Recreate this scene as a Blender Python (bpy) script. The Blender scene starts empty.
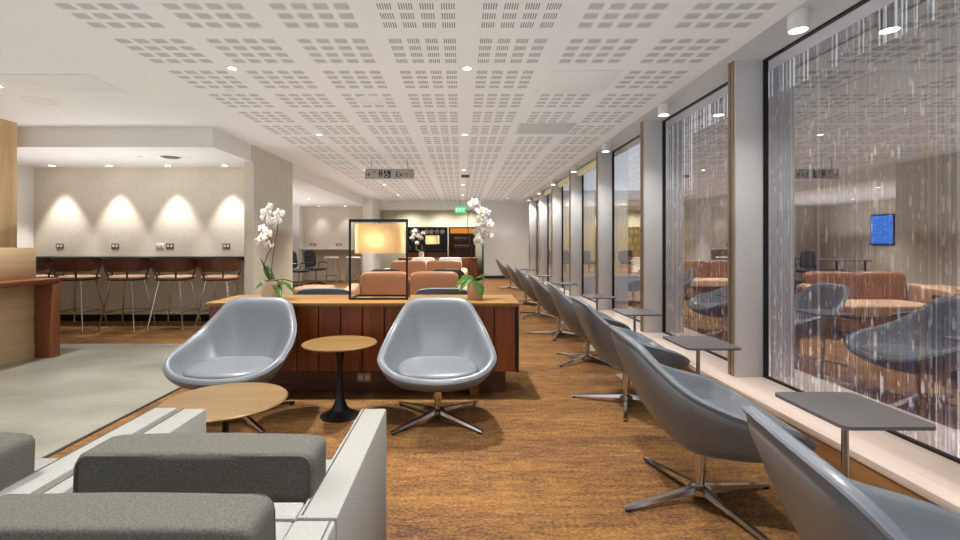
import bpy, bmesh, math, random
from mathutils import Vector, Matrix
random.seed(7)
SC = bpy.context.scene
C = SC.collection
PI = math.pi
R = math.radians
H, F, VX, VY = 1.2, 480.0, 461.0, 243.0      # eye height, focal length and vanishing point (960x540)
CZ = 2.6                                      # ceiling height


def at(px, py, Y):
    return Vector(((px - VX) * Y / F, Y, H - (py - VY) * Y / F))


# ------------------------------------------------------------------ materials
def lin(c):
    return tuple(((v / 255) / 12.92 if v / 255 <= .04045 else ((v / 255 + .055) / 1.055) ** 2.4) for v in c) + (1.0,)


class NT:
    def __init__(self, name):
        self.m = bpy.data.materials.new(name)
        self.m.use_nodes = True
        self.t = self.m.node_tree
        self.b = self.t.nodes['Principled BSDF']
        self.out = self.t.nodes['Material Output']

    def n(self, kind, **kw):
        nd = self.t.nodes.new(kind)
        for k, v in kw.items():
            setattr(nd, k, v)
        return nd

    def l(self, a, b):
        self.t.links.new(a, b)

    def coord(self, scale=(1, 1, 1), src='Object', rot=(0, 0, 0)):
        tc = self.n('ShaderNodeTexCoord')
        mp = self.n('ShaderNodeMapping')
        mp.inputs['Scale'].default_value = scale
        mp.inputs['Rotation'].default_value = rot
        self.l(tc.outputs[src], mp.inputs['Vector'])
        return mp.outputs['Vector']

    def noise(self, vec, scale=1.0, detail=3.0, rough=.55, dist=0.0):
        nd = self.n('ShaderNodeTexNoise')
        nd.inputs['Scale'].default_value = scale
        nd.inputs['Detail'].default_value = detail
        nd.inputs['Roughness'].default_value = rough
        nd.inputs['Distortion'].default_value = dist
        self.l(vec, nd.inputs['Vector'])
        return nd.outputs['Fac']

    def ramp(self, fac, stops):
        nd = self.n('ShaderNodeValToRGB')
        e = nd.color_ramp.elements
        while len(e) < len(stops):
            e.new(.5)
        for el, (p, c) in zip(e, stops):
            el.position = p
            el.color = c
        self.l(fac, nd.inputs['Fac'])
        return nd.outputs['Color']

    def math(self, op, a, b=None):
        nd = self.n('ShaderNodeMath', operation=op)
        for i, v in enumerate((a, b)):
            if v is None:
                continue
            if isinstance(v, (int, float)):
                nd.inputs[i].default_value = v
            else:
                self.l(v, nd.inputs[i])
        return nd.outputs[0]

    def mix(self, fac, a, b):
        nd = self.n('ShaderNodeMix', data_type='RGBA')
        if isinstance(fac, (int, float)):
            nd.inputs[0].default_value = fac
        else:
            self.l(fac, nd.inputs[0])
        for i, v in ((6, a), (7, b)):
            if isinstance(v, tuple):
                nd.inputs[i].default_value = v
            else:
                self.l(v, nd.inputs[i])
        return nd.outputs[2]

    def bump(self, fac, strength=.2, dist=.01):
        nd = self.n('ShaderNodeBump')
        nd.inputs['Strength'].default_value = strength
        nd.inputs['Distance'].default_value = dist
        self.l(fac, nd.inputs['Height'])
        self.l(nd.outputs['Normal'], self.b.inputs['Normal'])

    def base(self, c):
        if isinstance(c, tuple):
            self.b.inputs['Base Color'].default_value = c
        else:
            self.l(c, self.b.inputs['Base Color'])

    def setp(self, rough=.5, metal=0.0, spec=None):
        self.b.inputs['Roughness'].default_value = rough
        self.b.inputs['Metallic'].default_value = metal
        if spec is not None:
            self.b.inputs['Specular IOR Level'].default_value = spec


def plain(name, c, rough=.5, metal=0.0, var=.06, scale=6.0, spec=None, bump=0):
    """a plain colour with a faint mottling of its own"""
    t = NT(name)
    v = t.coord()
    nz = t.noise(v, scale, 3)
    a = lin(c)
    t.base(t.ramp(nz, [(.3, tuple(x * (1 - var) for x in a[:3]) + (1,)), (.7, tuple(min(1, x * (1 + var)) for x in a[:3]) + (1,))]))
    t.setp(rough, metal, spec)
    if bump:
        t.bump(t.noise(v, scale * 12, 2), bump, .004)
    return t.m


def wood(name, dark, light, axis=0, freq=14.0, rough=.4, stretch=.06, spec=None):
    t = NT(name)
    s = [freq] * 3
    s[axis] = freq * stretch
    v = t.coord(tuple(s))
    n1 = t.noise(v, 1.0, 5, .6, .6)
    n2 = t.noise(v, 5.0, 3, .6)
    f = t.math('ADD', t.math('MULTIPLY', n1, .75), t.math('MULTIPLY', n2, .25))
    t.base(t.ramp(f, [(.34, lin(dark)), (.66, lin(light))]))
    t.setp(rough, 0, spec)
    t.bump(n2, .05, .003)
    return t.m


def fabric(name, c, c2):
    t = NT(name)
    v = t.coord()
    n1 = t.noise(v, 260, 2)
    n2 = t.noise(v, 700, 1)
    t.base(t.ramp(n1, [(.35, lin(c2)), (.65, lin(c))]))
    t.setp(.95, 0, .15)
    t.bump(n2, .25, .002)
    return t.m


def emit(name, c, s):
    t = NT(name)
    t.base((0, 0, 0, 1))
    t.b.inputs['Emission Color'].default_value = lin(c)
    t.b.inputs['Emission Strength'].default_value = s
    return t.m


M = {}
M['leather'] = plain('grey_leather', (108, 113, 119), .36, 0, .05, 5, .5, .03)
M['dark_leather'] = plain('charcoal_leather', (62, 62, 66), .4, 0, .05, 5)
M['chrome'] = plain('polished_chrome', (205, 200, 195), .12, 1, .03)
M['steel'] = plain('brushed_steel', (170, 168, 165), .3, 1, .05)
M['black'] = plain('black_lacquer', (14, 14, 15), .3, 0, .1)
M['black_metal'] = plain('black_metal', (20, 19, 19), .45, .3, .1)
M['grey_top'] = plain('grey_laminate', (92, 88, 88), .38, 0, .08, 9)
M['white_paint'] = plain('white_paint', (228, 225, 220), .8, 0, .015, 2, .2)
M['wall_white'] = plain('wall_paint', (226, 222, 216), .85, 0, .02, 1.5, .2)
M['taupe'] = plain('taupe_wall_covering', (204, 197, 181), .8, 0, .03, 3, .2)
M['cream_wall'] = plain('cream_wall_covering', (214, 204, 188), .8, 0, .04, 14, .2, .15)
M['fin'] = plain('grey_anodised_fin', (204, 202, 200), .45, .15, .03, 3)
M['bronze'] = plain('bronze_strip', (158, 138, 116), .4, .4, .08)
M['walnut'] = wood('walnut_panel', (98, 44, 15), (148, 78, 32), 2, 16, .35)
M['walnut_x'] = wood('walnut_rail', (58, 30, 18), (98, 54, 32), 0, 14, .4)
M['red_wood'] = wood('red_walnut', (104, 56, 32), (142, 84, 52), 2, 12, .4)
M['red_wood_y'] = wood('red_walnut_slab', (104, 56, 32), (142, 84, 52), 1, 12, .4)
M['oak_top'] = wood('oak_top', (106, 78, 40), (138, 107, 60), 0, 9, .35)
M['honey_top'] = wood('honey_oak_top', (134, 92, 40), (162, 120, 56), 0, 8, .35)
M['pale_oak'] = wood('pale_oak_panel', (186, 158, 118), (212, 188, 150), 1, 7, .5)
M['pale_oak_z'] = wood('pale_oak_veneer', (186, 150, 104), (212, 180, 134), 2, 9, .5)
M['sill_wood'] = wood('bleached_ash', (214, 192, 176), (236, 218, 204), 1, 10, .35)
M['riser_wood'] = wood('sill_riser', (150, 108, 66), (182, 134, 86), 1, 10, .5)
M['stool_wood'] = wood('dark_walnut_ply', (64, 34, 22), (104, 62, 42), 0, 14, .4)
M['fabric'] = fabric('grey_weave', (156, 155, 150), (138, 137, 132))
M['shaded_fabric'] = fabric('shaded_grey_weave', (100, 98, 91), (80, 78, 73))  # the same grey weave, darkened to carry the shade on the back cushions
M['peach'] = plain('peach_and_lit_tan', (176, 140, 110), .7, 0, .05)  # stool seats; on the sofas, tan leather painted as if lit
M['tan'] = plain('tan_leather', (134, 90, 60), .45, 0, .06, 4)
M['white_uph'] = plain('off_white_upholstery', (224, 220, 212), .8, 0, .04)
M['pot'] = plain('beige_stone_pot', (206, 192, 172), .6, 0, .06, 30)
M['pot_tan'] = plain('tan_stone_pot', (196, 160, 122), .6, 0, .06, 30)
M['leaf'] = plain('orchid_leaf', (88, 132, 52), .35, 0, .25, 14)
M['stem'] = plain('orchid_stem', (66, 54, 36), .6, 0, .2, 40)
M['petal'] = plain('white_petal', (246, 240, 238), .6, 0, .03, 60)
M['lip'] = plain('yellow_lip', (214, 176, 84), .6, 0, .1, 60)
M['soil'] = plain('moss', (92, 74, 44), .9, 0, .3, 60)
M['black_mesh'] = plain('black_mesh', (22, 22, 24), .6, 0, .1)
M['dark_void'] = plain('dark_recess', (24, 20, 18), .7, 0, .1)
M['socket'] = plain('grey_plate', (122, 112, 100), .4, .5, .05)
M['socket_white'] = plain('white_plate', (232, 230, 224), .4, 0, .02)
M['green'] = plain('green_wall', (48, 104, 56), .7, 0, .1)
M['olive_cream'] = plain('pale_olive_wall', (206, 200, 174), .8, 0, .03)
M['glass_ware'] = plain('pale_glass', (214, 214, 206), .15, 0, .03)
M['vent'] = plain('vent_grey', (206, 203, 199), .5, .1, .04)
M['vent_dark'] = plain('vent_slot', (96, 94, 92), .6, 0, .06)
M['sign_grey'] = plain('sign_grey', (176, 171, 164), .5, .2, .03)
M['navy'] = plain('navy_panel', (26, 34, 62), .5, 0, .05)
M['ink'] = plain('sign_ink', (34, 30, 30), .6, 0, .05)
M['rust'] = plain('sign_rust', (124, 62, 44), .6, 0, .05)
M['cream_strip'] = plain('cream_strip', (236, 226, 188), .8, 0, .03)
M['ext_slab'] = plain('pale_blue_slab', (188, 190, 196), .7, 0, .03)
M['ext_floor'] = plain('walkway_floor', (150, 104, 62), .6, 0, .1)
M['lamp_glow'] = emit('downlight_glow', (255, 240, 220), 14)
M['green_glow'] = emit('exit_green', (58, 214, 120), 1.3)
M['white_glow'] = emit('exit_letters', (235, 255, 240), 1.6)


def m_carpet():
    t = NT('carpet_floor')
    v1 = t.coord((4.5, 17, 1))
    v2 = t.coord((.7, 4.2, 1))
    v3 = t.coord((52, 95, 1))
    n1 = t.noise(v1, 1.6, 6, .7)
    n2 = t.noise(v2, 1.0, 3)
    n3 = t.noise(v3, 1.0, 3, .7)
    f = t.math('ADD', t.math('ADD', t.math('MULTIPLY', n1, .34), t.math('MULTIPLY', n2, .22)), t.math('MULTIPLY', n3, .44))
    t.base(t.ramp(f, [(.38, lin((66, 48, 46))), (.455, lin((98, 70, 50))), (.53, lin((132, 94, 52))), (.63, lin((156, 120, 78)))]))
    t.setp(.95, 0, .1)
    t.bump(n3, .4, .006)
    return t.m


def m_concrete():
    t = NT('polished_concrete')
    v = t.coord((.9, 1.4, 1))
    n1 = t.noise(v, 1.4, 6, .6, .4)
    n2 = t.noise(v, 40, 2)
    f = t.math('ADD', t.math('MULTIPLY', n1, .8), t.math('MULTIPLY', n2, .2))
    t.base(t.ramp(f, [(.32, lin((118, 116, 104))), (.68, lin((156, 154, 142)))]))
    t.setp(.3, 0, .5)
    return t.m


def m_ceiling():
    """white board with punched slots in blocks, modules 628 x 610 mm"""
    t = NT('perforated_ceiling')
    tc = t.n('ShaderNodeTexCoord')
    sp = t.n('ShaderNodeSeparateXYZ')
    t.l(tc.outputs['Object'], sp.inputs[0])
    X, Y = sp.outputs[0], sp.outputs[1]
    u = t.math('DIVIDE', t.math('ADD', X, 2.38), .628)
    fu = t.math('MULTIPLY', t.math('FRACT', u), .628 / .126)
    fv = t.math('MULTIPLY', t.math('FRACT', t.math('DIVIDE', t.math('ADD', Y, 9.15 - .24), .61)), 5.0)
    fb = t.math('MULTIPLY', t.math('FRACT', fu), .126)
    conds = [t.math('GREATER_THAN', u, 0.0), t.math('LESS_THAN', u, 7.0), t.math('LESS_THAN', fu, 4.0), t.math('LESS_THAN', fv, 4.0),
             t.math('LESS_THAN', fb, .088), t.math('LESS_THAN', t.math('FRACT', t.math('DIVIDE', fb, .088 / 6)), .46),
             t.math('LESS_THAN', t.math('FRACT', fv), .62)]
    m = conds[0]
    for c in conds[1:]:
        m = t.math('MULTIPLY', m, c)
    t.base(t.mix(m, lin((232, 229, 225)), lin((124, 119, 114))))
    t.setp(.85, 0, .2)
    return t.m


def m_glass(name, f0):
    """coated clear glass: lets light straight through and mirrors part of it"""
    t = NT(name)
    tr = t.n('ShaderNodeBsdfTransparent')
    tr.inputs['Color'].default_value = (.94, .95, .97, 1)
    gl = t.n('ShaderNodeBsdfGlossy')
    gl.inputs['Roughness'].default_value = 0.0
    fr = t.n('ShaderNodeFresnel')
    fr.inputs['IOR'].default_value = 1.45
    fac = t.math('ADD', fr.outputs[0], f0)
    fac = t.math('MINIMUM', fac, .62)
    mx = t.n('ShaderNodeMixShader')
    t.l(fac, mx.inputs[0])
    t.l(tr.outputs[0], mx.inputs[1])
    t.l(gl.outputs[0], mx.inputs[2])
    t.l(mx.outputs[0], t.out.inputs['Surface'])
    return t.m


def m_strings():
    t = NT('metallic_strings')
    geo = t.n('ShaderNodeNewGeometry')
    rnd = geo.outputs['Random Per Island']
    tc = t.n('ShaderNodeTexCoord')
    sp = t.n('ShaderNodeSeparateXYZ')
    t.l(tc.outputs['Object'], sp.inputs[0])
    cb = t.n('ShaderNodeCombineXYZ')
    t.l(t.math('MULTIPLY', rnd, 731.0), cb.inputs[0])
    t.l(t.math('MULTIPLY', sp.outputs[2], 6.0), cb.inputs[2])
    n2 = t.noise(cb.outputs[0], 1.0, 2, .6)
    base = t.ramp(rnd, [(0, lin((50, 42, 66))), (.25, lin((108, 94, 122))), (.45, lin((62, 48, 54))), (.62, lin((124, 90, 78))), (.8, lin((76, 70, 92))), (1, lin((196, 192, 194)))])
    t.base(t.mix(t.ramp(n2, [(.56, (0, 0, 0, 1)), (.64, (1, 1, 1, 1))]), base, lin((230, 226, 222))))  # pale flecks are glints painted into the colour
    t.setp(.35, .15)
    return t.m


def m_shade():
    """linen lampshade lit from inside"""
    t = NT('linen_shade')
    n = t.noise(t.coord((200, 200, 200)), 1.0, 2)
    t.base(t.ramp(n, [(.3, lin((226, 204, 166))), (.7, lin((242, 224, 190)))]))
    tl = t.n('ShaderNodeBsdfTranslucent')
    tl.inputs['Color'].default_value = lin((244, 214, 160))
    mx = t.n('ShaderNodeMixShader')
    mx.inputs[0].default_value = .6
    t.l(t.b.outputs[0], mx.inputs[1])
    t.l(tl.outputs[0], mx.inputs[2])
    t.l(mx.outputs[0], t.out.inputs['Surface'])
    t.setp(.9)
    return t.m


def m_pleats(name, c1, c2):
    t = NT(name)
    n = t.noise(t.coord((8, 8, .3)), 1.0, 2)
    t.base(t.ramp(n, [(.3, lin(c1)), (.7, lin(c2))]))
    t.setp(.9)
    return t.m


M['carpet'] = m_carpet()
M['concrete'] = m_concrete()
M['ceiling'] = m_ceiling()
M['glass'] = m_glass('window_glass', .17)
M['glass_far'] = m_glass('window_glass_clear', .06)
M['strings'] = m_strings()
M['shade'] = m_shade()
M['pleats'] = m_pleats('pleated_sheer', (226, 208, 150), (246, 234, 190))


def m_louvre():
    t = NT('grey_louvre')
    w = t.n('ShaderNodeTexWave', wave_type='BANDS', bands_direction='Z')
    w.inputs['Scale'].default_value = 3.0
    w.inputs['Distortion'].default_value = .6
    t.l(t.coord((1, .2, 1)), w.inputs['Vector'])
    t.base(t.ramp(w.outputs['Fac'], [(.1, lin((46, 43, 54))), (.8, lin((84, 80, 92)))]))
    t.setp(.6)
    return t.m


M['louvre'] = m_louvre()


# ------------------------------------------------------------------ mesh helpers
def link(o, parent=None):
    C.objects.link(o)
    if parent is not None:
        o.parent = parent
    return o


def obj(name, bm, mat, parent=None, smooth=35, loc=None, rz=0):
    me = bpy.data.meshes.new(name)
    bmesh.ops.recalc_face_normals(bm, faces=bm.faces[:])
    bm.to_mesh(me)
    bm.free()
    me.materials.append(M[mat] if isinstance(mat, str) else mat)
    if smooth:
        me.polygons.foreach_set('use_smooth', [True] * len(me.polygons))
        me.set_sharp_from_angle(angle=R(smooth))
    o = link(bpy.data.objects.new(name, me), parent)
    if loc is not None:
        o.location = loc
    o.rotation_euler = (0, 0, rz)
    return o


def thing(name, label, cat, loc=(0, 0, 0), rz=0, group=None):
    o = link(bpy.data.objects.new(name, None))
    o.empty_display_size = .1
    o.location = loc
    o.rotation_euler = (0, 0, rz)
    return tag(o, label, cat, group)


def tag(o, label=None, cat=None, group=None, kind=None):
    for k, v in (('label', label), ('category', cat), ('group', group), ('kind', kind)):
        if v:
            o[k] = v
    return o


def struct(name, bm, mat, parent=None, label=None, smooth=35):
    o = obj(name, bm, mat, parent, smooth)
    if parent is None:
        o['kind'] = 'structure'
        if label:
            o['label'] = label
    return o


def dup(root, loc, rz, label=None, group=None):
    r = root.copy()
    C.objects.link(r)
    r.location = loc
    r.rotation_euler = (0, 0, rz)
    if label:
        r['label'] = label
    if group:
        r['group'] = group
    for ch in list(root.children):
        c = ch.copy()
        C.objects.link(c)
        c.parent = r
        for g in list(ch.children):
            d = g.copy()
            C.objects.link(d)
            d.parent = c
    return r


def box(x0, x1, y0, y1, z0, z1, bev=0, seg=2, bm=None):
    b = bm or bmesh.new()
    r = bmesh.ops.create_cube(b, size=1)
    vs = r['verts']
    for v in vs:
        v.co = Vector(((x0 + x1) / 2 + v.co.x * (x1 - x0), (y0 + y1) / 2 + v.co.y * (y1 - y0), (z0 + z1) / 2 + v.co.z * (z1 - z0)))
    if bev:
        es = list({e for v in vs for e in v.link_edges})
        bmesh.ops.bevel(b, geom=es, offset=bev, segments=seg, profile=.5, affect='EDGES')
    return b


def soft(cx, cy, cz, sx, sy, sz, n=6.0, cuts=9, bm=None, fn=None):
    """rounded, slightly puffed block (a superellipsoid)"""
    b = bmesh.new()
    bmesh.ops.create_cube(b, size=2)
    bmesh.ops.subdivide_edges(b, edges=b.edges[:], cuts=cuts, use_grid_fill=True)
    for v in b.verts:
        u = v.co
        k = (abs(u.x) ** n + abs(u.y) ** n + abs(u.z) ** n) ** (-1.0 / n)
        p = u * k
        if fn:
            p = fn(p)
        v.co = Vector((cx + p.x * sx / 2, cy + p.y * sy / 2, cz + p.z * sz / 2))
    if bm is not None:
        me = bpy.data.meshes.new('tmp')
        b.to_mesh(me)
        b.free()
        bm.from_mesh(me)
        bpy.data.meshes.remove(me)
        return bm
    return b


def tube(pts, rad, n=8, bm=None, closed=False, cap=True):
    b = bm or bmesh.new()
    pts = [Vector(p) for p in pts]
    N = len(pts)
    rads = rad if isinstance(rad, (list, tuple)) else [rad] * N
    rings = []
    up = Vector((0, 0, 1))
    for i, p in enumerate(pts):
        a = pts[(i - 1) % N] if (i > 0 or closed) else p
        c = pts[(i + 1) % N] if (i < N - 1 or closed) else p
        d = (c - a).normalized()
        if i == 0 or not rings:
            s = d.cross(up)
            if s.length < 1e-3:
                s = d.cross(Vector((1, 0, 0)))
            s.normalize()
        else:
            s = (s - d * s.dot(d))
            if s.length < 1e-4:
                s = d.cross(up)
            s.normalize()
        t = d.cross(s).normalized()
        rings.append([b.verts.new(p + (s * math.cos(2 * PI * k / n) + t * math.sin(2 * PI * k / n)) * rads[i]) for k in range(n)])
    for i in range(N if closed else N - 1):
        r0, r1 = rings[i], rings[(i + 1) % N]
        for k in range(n):
            b.faces.new((r0[k], r0[(k + 1) % n], r1[(k + 1) % n], r1[k]))
    if cap and not closed:
        b.faces.new(rings[0])
        b.faces.new(rings[-1])
    return b


def lathe(prof, n=32, cx=0, cy=0, bm=None, cap=True):
    b = bm or bmesh.new()
    rings = []
    for r, z in prof:
        if r < 1e-5:
            rings.append([b.verts.new((cx, cy, z))])
        else:
            rings.append([b.verts.new((cx + r * math.cos(2 * PI * k / n), cy + r * math.sin(2 * PI * k / n), z)) for k in range(n)])
    for a, c in zip(rings, rings[1:]):
        for k in range(n):
            k2 = (k + 1) % n
            if len(a) == 1 and len(c) > 1:
                b.faces.new((a[0], c[k], c[k2]))
            elif len(c) == 1 and len(a) > 1:
                b.faces.new((a[k], a[k2], c[0]))
            elif len(a) > 1:
                b.faces.new((a[k], a[k2], c[k2], c[k]))
    for r in (rings[0], rings[-1]):
        if len(r) > 1 and cap:
            b.faces.new(r)
    return b


def prism(poly, z0, z1, bm=None, bev=0):
    b = bm or bmesh.new()
    lo = [b.verts.new((x, y, z0)) for x, y in poly]
    hi = [b.verts.new((x, y, z1)) for x, y in poly]
    b.faces.new(lo)
    b.faces.new(hi)
    for i in range(len(poly)):
        j = (i + 1) % len(poly)
        b.faces.new((lo[i], lo[j], hi[j], hi[i]))
    return b


def rrect(x0, x1, y0, y1, r, n=5):
    out = []
    for cx, cy, a in ((x1 - r, y1 - r, 0), (x0 + r, y1 - r, 90), (x0 + r, y0 + r, 180), (x1 - r, y0 + r, 270)):
        for k in range(n + 1):
            t = R(a + 90 * k / n)
            out.append((cx + r * math.cos(t), cy + r * math.sin(t)))
    return out


def crom(pts, per=6, closed=False):
    pts = [Vector(p) for p in pts]
    N = len(pts)
    out = []
    for i in range(N if closed else N - 1):
        if closed:
            p0, p1, p2, p3 = (pts[(i + k - 1) % N] for k in range(4))
        else:
            p0, p1, p2, p3 = pts[max(i - 1, 0)], pts[i], pts[i + 1], pts[min(i + 2, N - 1)]
        for s in range(per):
            t = s / per
            out.append(.5 * ((2 * p1) + (p2 - p0) * t + (2 * p0 - 5 * p1 + 4 * p2 - p3) * t * t + (3 * p1 - p0 - 3 * p2 + p3) * t ** 3))
    if not closed:
        out.append(pts[-1])
    return out


def xform(bm, mat):
    bmesh.ops.transform(bm, matrix=mat, verts=bm.verts[:])
    return bm


# ------------------------------------------------------------------ the setting
YB = -3.0          # the room goes on behind the camera to here
XS = -3.0          # side face of the dropped soffit
YF = 16.2          # far wall
XG = 2.33          # glass plane
struct('floor', box(-9, XG + .1, YB, 19, -.1, 0), 'carpet', label='orange brown striped carpet floor')
struct('floor_concrete', box(-9, -2.32, YB, 5.7, -.02, .003), 'concrete', label='polished grey concrete floor at the left')
struct('trim_1', box(-2.335, -2.31, YB, 5.7, 0, .005), 'dark_void', label='dark metal strip between concrete and carpet')
b = box(XS, 2.0, YB, YF, CZ, CZ + .12)
box(-9, XS, YB, 5.8, CZ, CZ + .12, bm=b)
struct('ceiling', b, 'ceiling', label='white ceiling with blocks of punched slots')
# dropped soffit: alcove ceiling and the ceiling of the side room
ZS = 2.36
struct('ceiling_alcove', box(-9, XS, 5.8, 8.6, ZS, CZ + .12), 'white_paint', label='lower white ceiling over the bar alcove')
struct('ceiling_side_room', box(-9, XS, 8.6, 16.2, ZS, CZ + .12), 'white_paint', label='lower white ceiling over the side room')
# alcove shell
b = box(-6.6, -3.1, 7.42, 7.52, 0, ZS)
struct('wall_alcove', b, 'cream_wall', label='cream wall behind the bar counter, washed by four spotlights')
struct('wall_alcove_left', box(-6.7, -6.6, 5.2, 7.52, 0, ZS), 'wall_white', label='white end wall of the alcove')
struct('wall_alcove_right', box(-3.1, -2.965, 6.87, 8.45, 0, CZ), 'taupe', label='taupe wall end beside the bar alcove')
struct('trim_2', box(-3.104, -2.958, 6.862, 8.456, 0, .09), 'dark_void', label='dark skirting of the taupe wall end')
# pale oak wall at the far left
struct('wall_left', box(-7.5, -5.18, 2.0, 5.6, 0, CZ), 'pale_oak_z', label='pale oak veneered wall at the left edge')
# side room shell
struct('wall_side_room_back', box(-6.8, -3.05, 15.4, 15.5, 0, ZS), 'cream_wall', label='cream back wall of the side room')
struct('wall_side_room_left', box(-6.8, -6.7, 7.52, 15.5, 0, ZS), 'cream_wall', label='cream left wall of the side room')
struct('wall_side_room_pier', box(-5.5, -5.05, 15.0, 15.4, 0, ZS), 'wall_white', label='white pier in the corner of the side room')
struct('wall_side_room_front', box(-6.7, -3.1, 7.52, 7.62, 0, ZS), 'wall_white')
struct('wall_pier', box(-3.05, -2.75, 14.9, YF + .1, 0, CZ), 'wall_white', label='white pier at the end of the side room opening')
# far wall with the bar niche
b = box(.78, XG, YF, YF + .12, 0, CZ)
struct('wall_far', b, 'wall_white', label='white far wall')
struct('wall_far_header', box(-2.75, .78, YF, YF + .12, 2.32, CZ), 'wall_white', label='white header above the bar niche')
struct('baseboard_far', box(.78, XG - .02, YF - .015, YF, 0, .1), 'dark_void', label='dark skirting of the far wall')
struct('wall_niche', box(-3.2, .9, 18.4, 18.5, 0, CZ), 'olive_cream', label='pale olive wall at the back of the niche')
struct('wall_niche_left', box(-3.3, -3.2, YF + .1, 18.5, 0, CZ), 'wall_white')
struct('wall_niche_right', box(.8, .9, YF + .12, 18.5, 0, CZ), 'green', label='green wall at the right of the niche')
struct('ceiling_niche', box(-3.3, .9, YF + .12, 18.5, CZ, CZ + .1), 'white_paint')
# the window wall: head, sill, fins, panes
struct('trim_3', box(2.0, XG + .2, YB, YF, CZ + .012, CZ + .3), 'fin', label='grey window head beside the ceiling')
b = box(1.95, XG + .06, YB, YF, .127, .167, .004)
struct('trim_4', b, 'sill_wood', label='bleached wood window sill')
struct('wall_right', box(1.965, XG + .06, YB, YF, 0, .127), 'riser_wood', label='brown wood upstand below the window sill')
FY = [3.70 + 1.85 * k for k in range(-2, 7)]
for i, y in enumerate(FY):
    y1 = FY[i + 1] if i + 1 < len(FY) else YF
    w = struct('window_%d' % (i + 1), box(2.118, XG, y, y + .10, .167, CZ + .012, .003), 'fin')
    w['label'] = 'full-height window bay with grey fin'
    tr = box(2.106, 2.1175, y + .02, y + .045, .167, CZ + .012)
    box(2.106, 2.1175, y + .065, y + .09, .167, CZ + .012, bm=tr)
    struct('fin_edging', tr, 'bronze', w)
    fr = box(XG, XG + .03, y + .10, y + .112, .167, CZ + .012)
    box(XG - .002, XG + .03, y1 - .014, y1 - .001, .167, CZ + .012, bm=fr)
    box(XG, XG + .03, y + .112, y1 - .014, .167, .18, bm=fr)
    box(XG, XG + .03, y + .112, y1 - .014, CZ - .003, CZ + .012, bm=fr)
    struct('window_frame', fr, 'black_metal', w)
    g = bmesh.new()
    vs = [g.verts.new(p) for p in ((XG + .015, y + .1, .167), (XG + .015, y1, .167), (XG + .015, y1, CZ + .012), (XG + .015, y + .1, CZ + .012))]
    g.faces.new(vs)
    struct('pane', g, 'glass' if y < 5 else 'glass_far', w)

# cream strips at the heads of the further windows
ORD = ['first', 'second', 'third', 'fourth', 'fifth', 'sixth', 'seventh', 'eighth', 'ninth', 'tenth', 'eleventh', 'twelfth']
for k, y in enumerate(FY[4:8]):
    t = thing('head_strip', 'cream strip along a window head, %s from the camera' % ORD[k], 'blind', (XG - .06, y + .12, CZ - .005), 0, 'window head strips')
    obj('strip_body', box(-.045, .04, 0, 1.71, -.10, 0, .02), 'cream_strip', t)
    obj('strip_lip', box(-.006, .006, .01, 1.70, -.125, -.10), 'cream_strip', t)

# ------------------------------------------------------------------ lights and fittings
def spot(loc, energy, size=130, blend=1.0, rad=.06, col=(1, .985, .955), tilt=(0, 0, 0)):
    l = bpy.data.lights.new('spot_lamp', 'SPOT')
    l.energy = energy
    l.spot_size = R(size)
    l.spot_blend = blend
    l.shadow_soft_size = rad
    l.color = col
    o = link(bpy.data.objects.new('spot_lamp', l))
    o.location = loc
    o.rotation_euler = tilt
    return o


def area(loc, rot, sx, sy, energy, col=(1, .95, .88)):
    l = bpy.data.lights.new('unseen_lamp', 'AREA')
    l.shape = 'RECTANGLE'
    l.size, l.size_y = sx, sy
    l.energy = energy
    l.color = col
    o = link(bpy.data.objects.new('unseen_lamp', l))
    o.location = loc
    o.rotation_euler = rot
    return o


def downlight(x, y, z, label, e, r=.034, size=108, blend=.8, tilt=(0, 0, 0), group='recessed ceiling spotlights', lamp=True):
    t = thing('downlight', label, 'ceiling light', (x, y, z), 0, group)
    obj('trim_ring', lathe([(r, -.001), (r * 1.35, -.001), (r * 1.35, -.007), (r, -.005)], 24, cap=False), 'white_paint', t)
    obj('lens', lathe([(0, -.003), (r, -.003), (r, 0), (0, 0)], 24), 'lamp_glow', t)
    if lamp:
        spot((x, y, z - .02), e, size, blend, .05, tilt=tilt)
    return t


E_MAIN = 330
for j, y in enumerate((-1.1, 1.35, 3.84, 6.2, 9.2, 11.5, 14.0)):
    e = E_MAIN * (1.25 if y > 9 else 1)
    downlight(.05, y, CZ, 'small recessed spotlight, %s of the central ceiling row' % ORD[j], e)
    downlight(-1.83, y, CZ, 'small recessed spotlight, %s of the left ceiling row' % ORD[j], 190 if j == 1 else e)
downlight(1.45, 15.0, CZ, 'added spotlight brightening the far white wall', 70, size=140, blend=1)  # extra lamp added to brighten the far wall
for j, (x, y) in enumerate(((-4.13, 4.28), (-4.13, 1.6))):
    downlight(x, y, CZ, ['recessed spotlight over the concrete floor, at the left frame edge', 'recessed spotlight over the concrete floor behind the host desk'][j], 200)
for j, px in enumerate((52, 109, 168, 225)):
    x = (px - VX) * 7.18 / F
    downlight(x, 7.18, ZS, 'wall-washing spotlight above the bar counter, %s from left' % ORD[j], 115, .04, 62, .5, (R(0), 0, 0), 'wall-washing spotlights in the alcove')
for j, px in enumerate((319, 345)):
    x = (px - VX) * 15.1 / F
    downlight(x, 15.1, ZS, ['wall-washing spotlight in the side room, left one', 'wall-washing spotlight in the side room, right one'][j], 22, .04, 70, .8, (R(10), 0, 0), 'spotlights in the side room')

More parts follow.
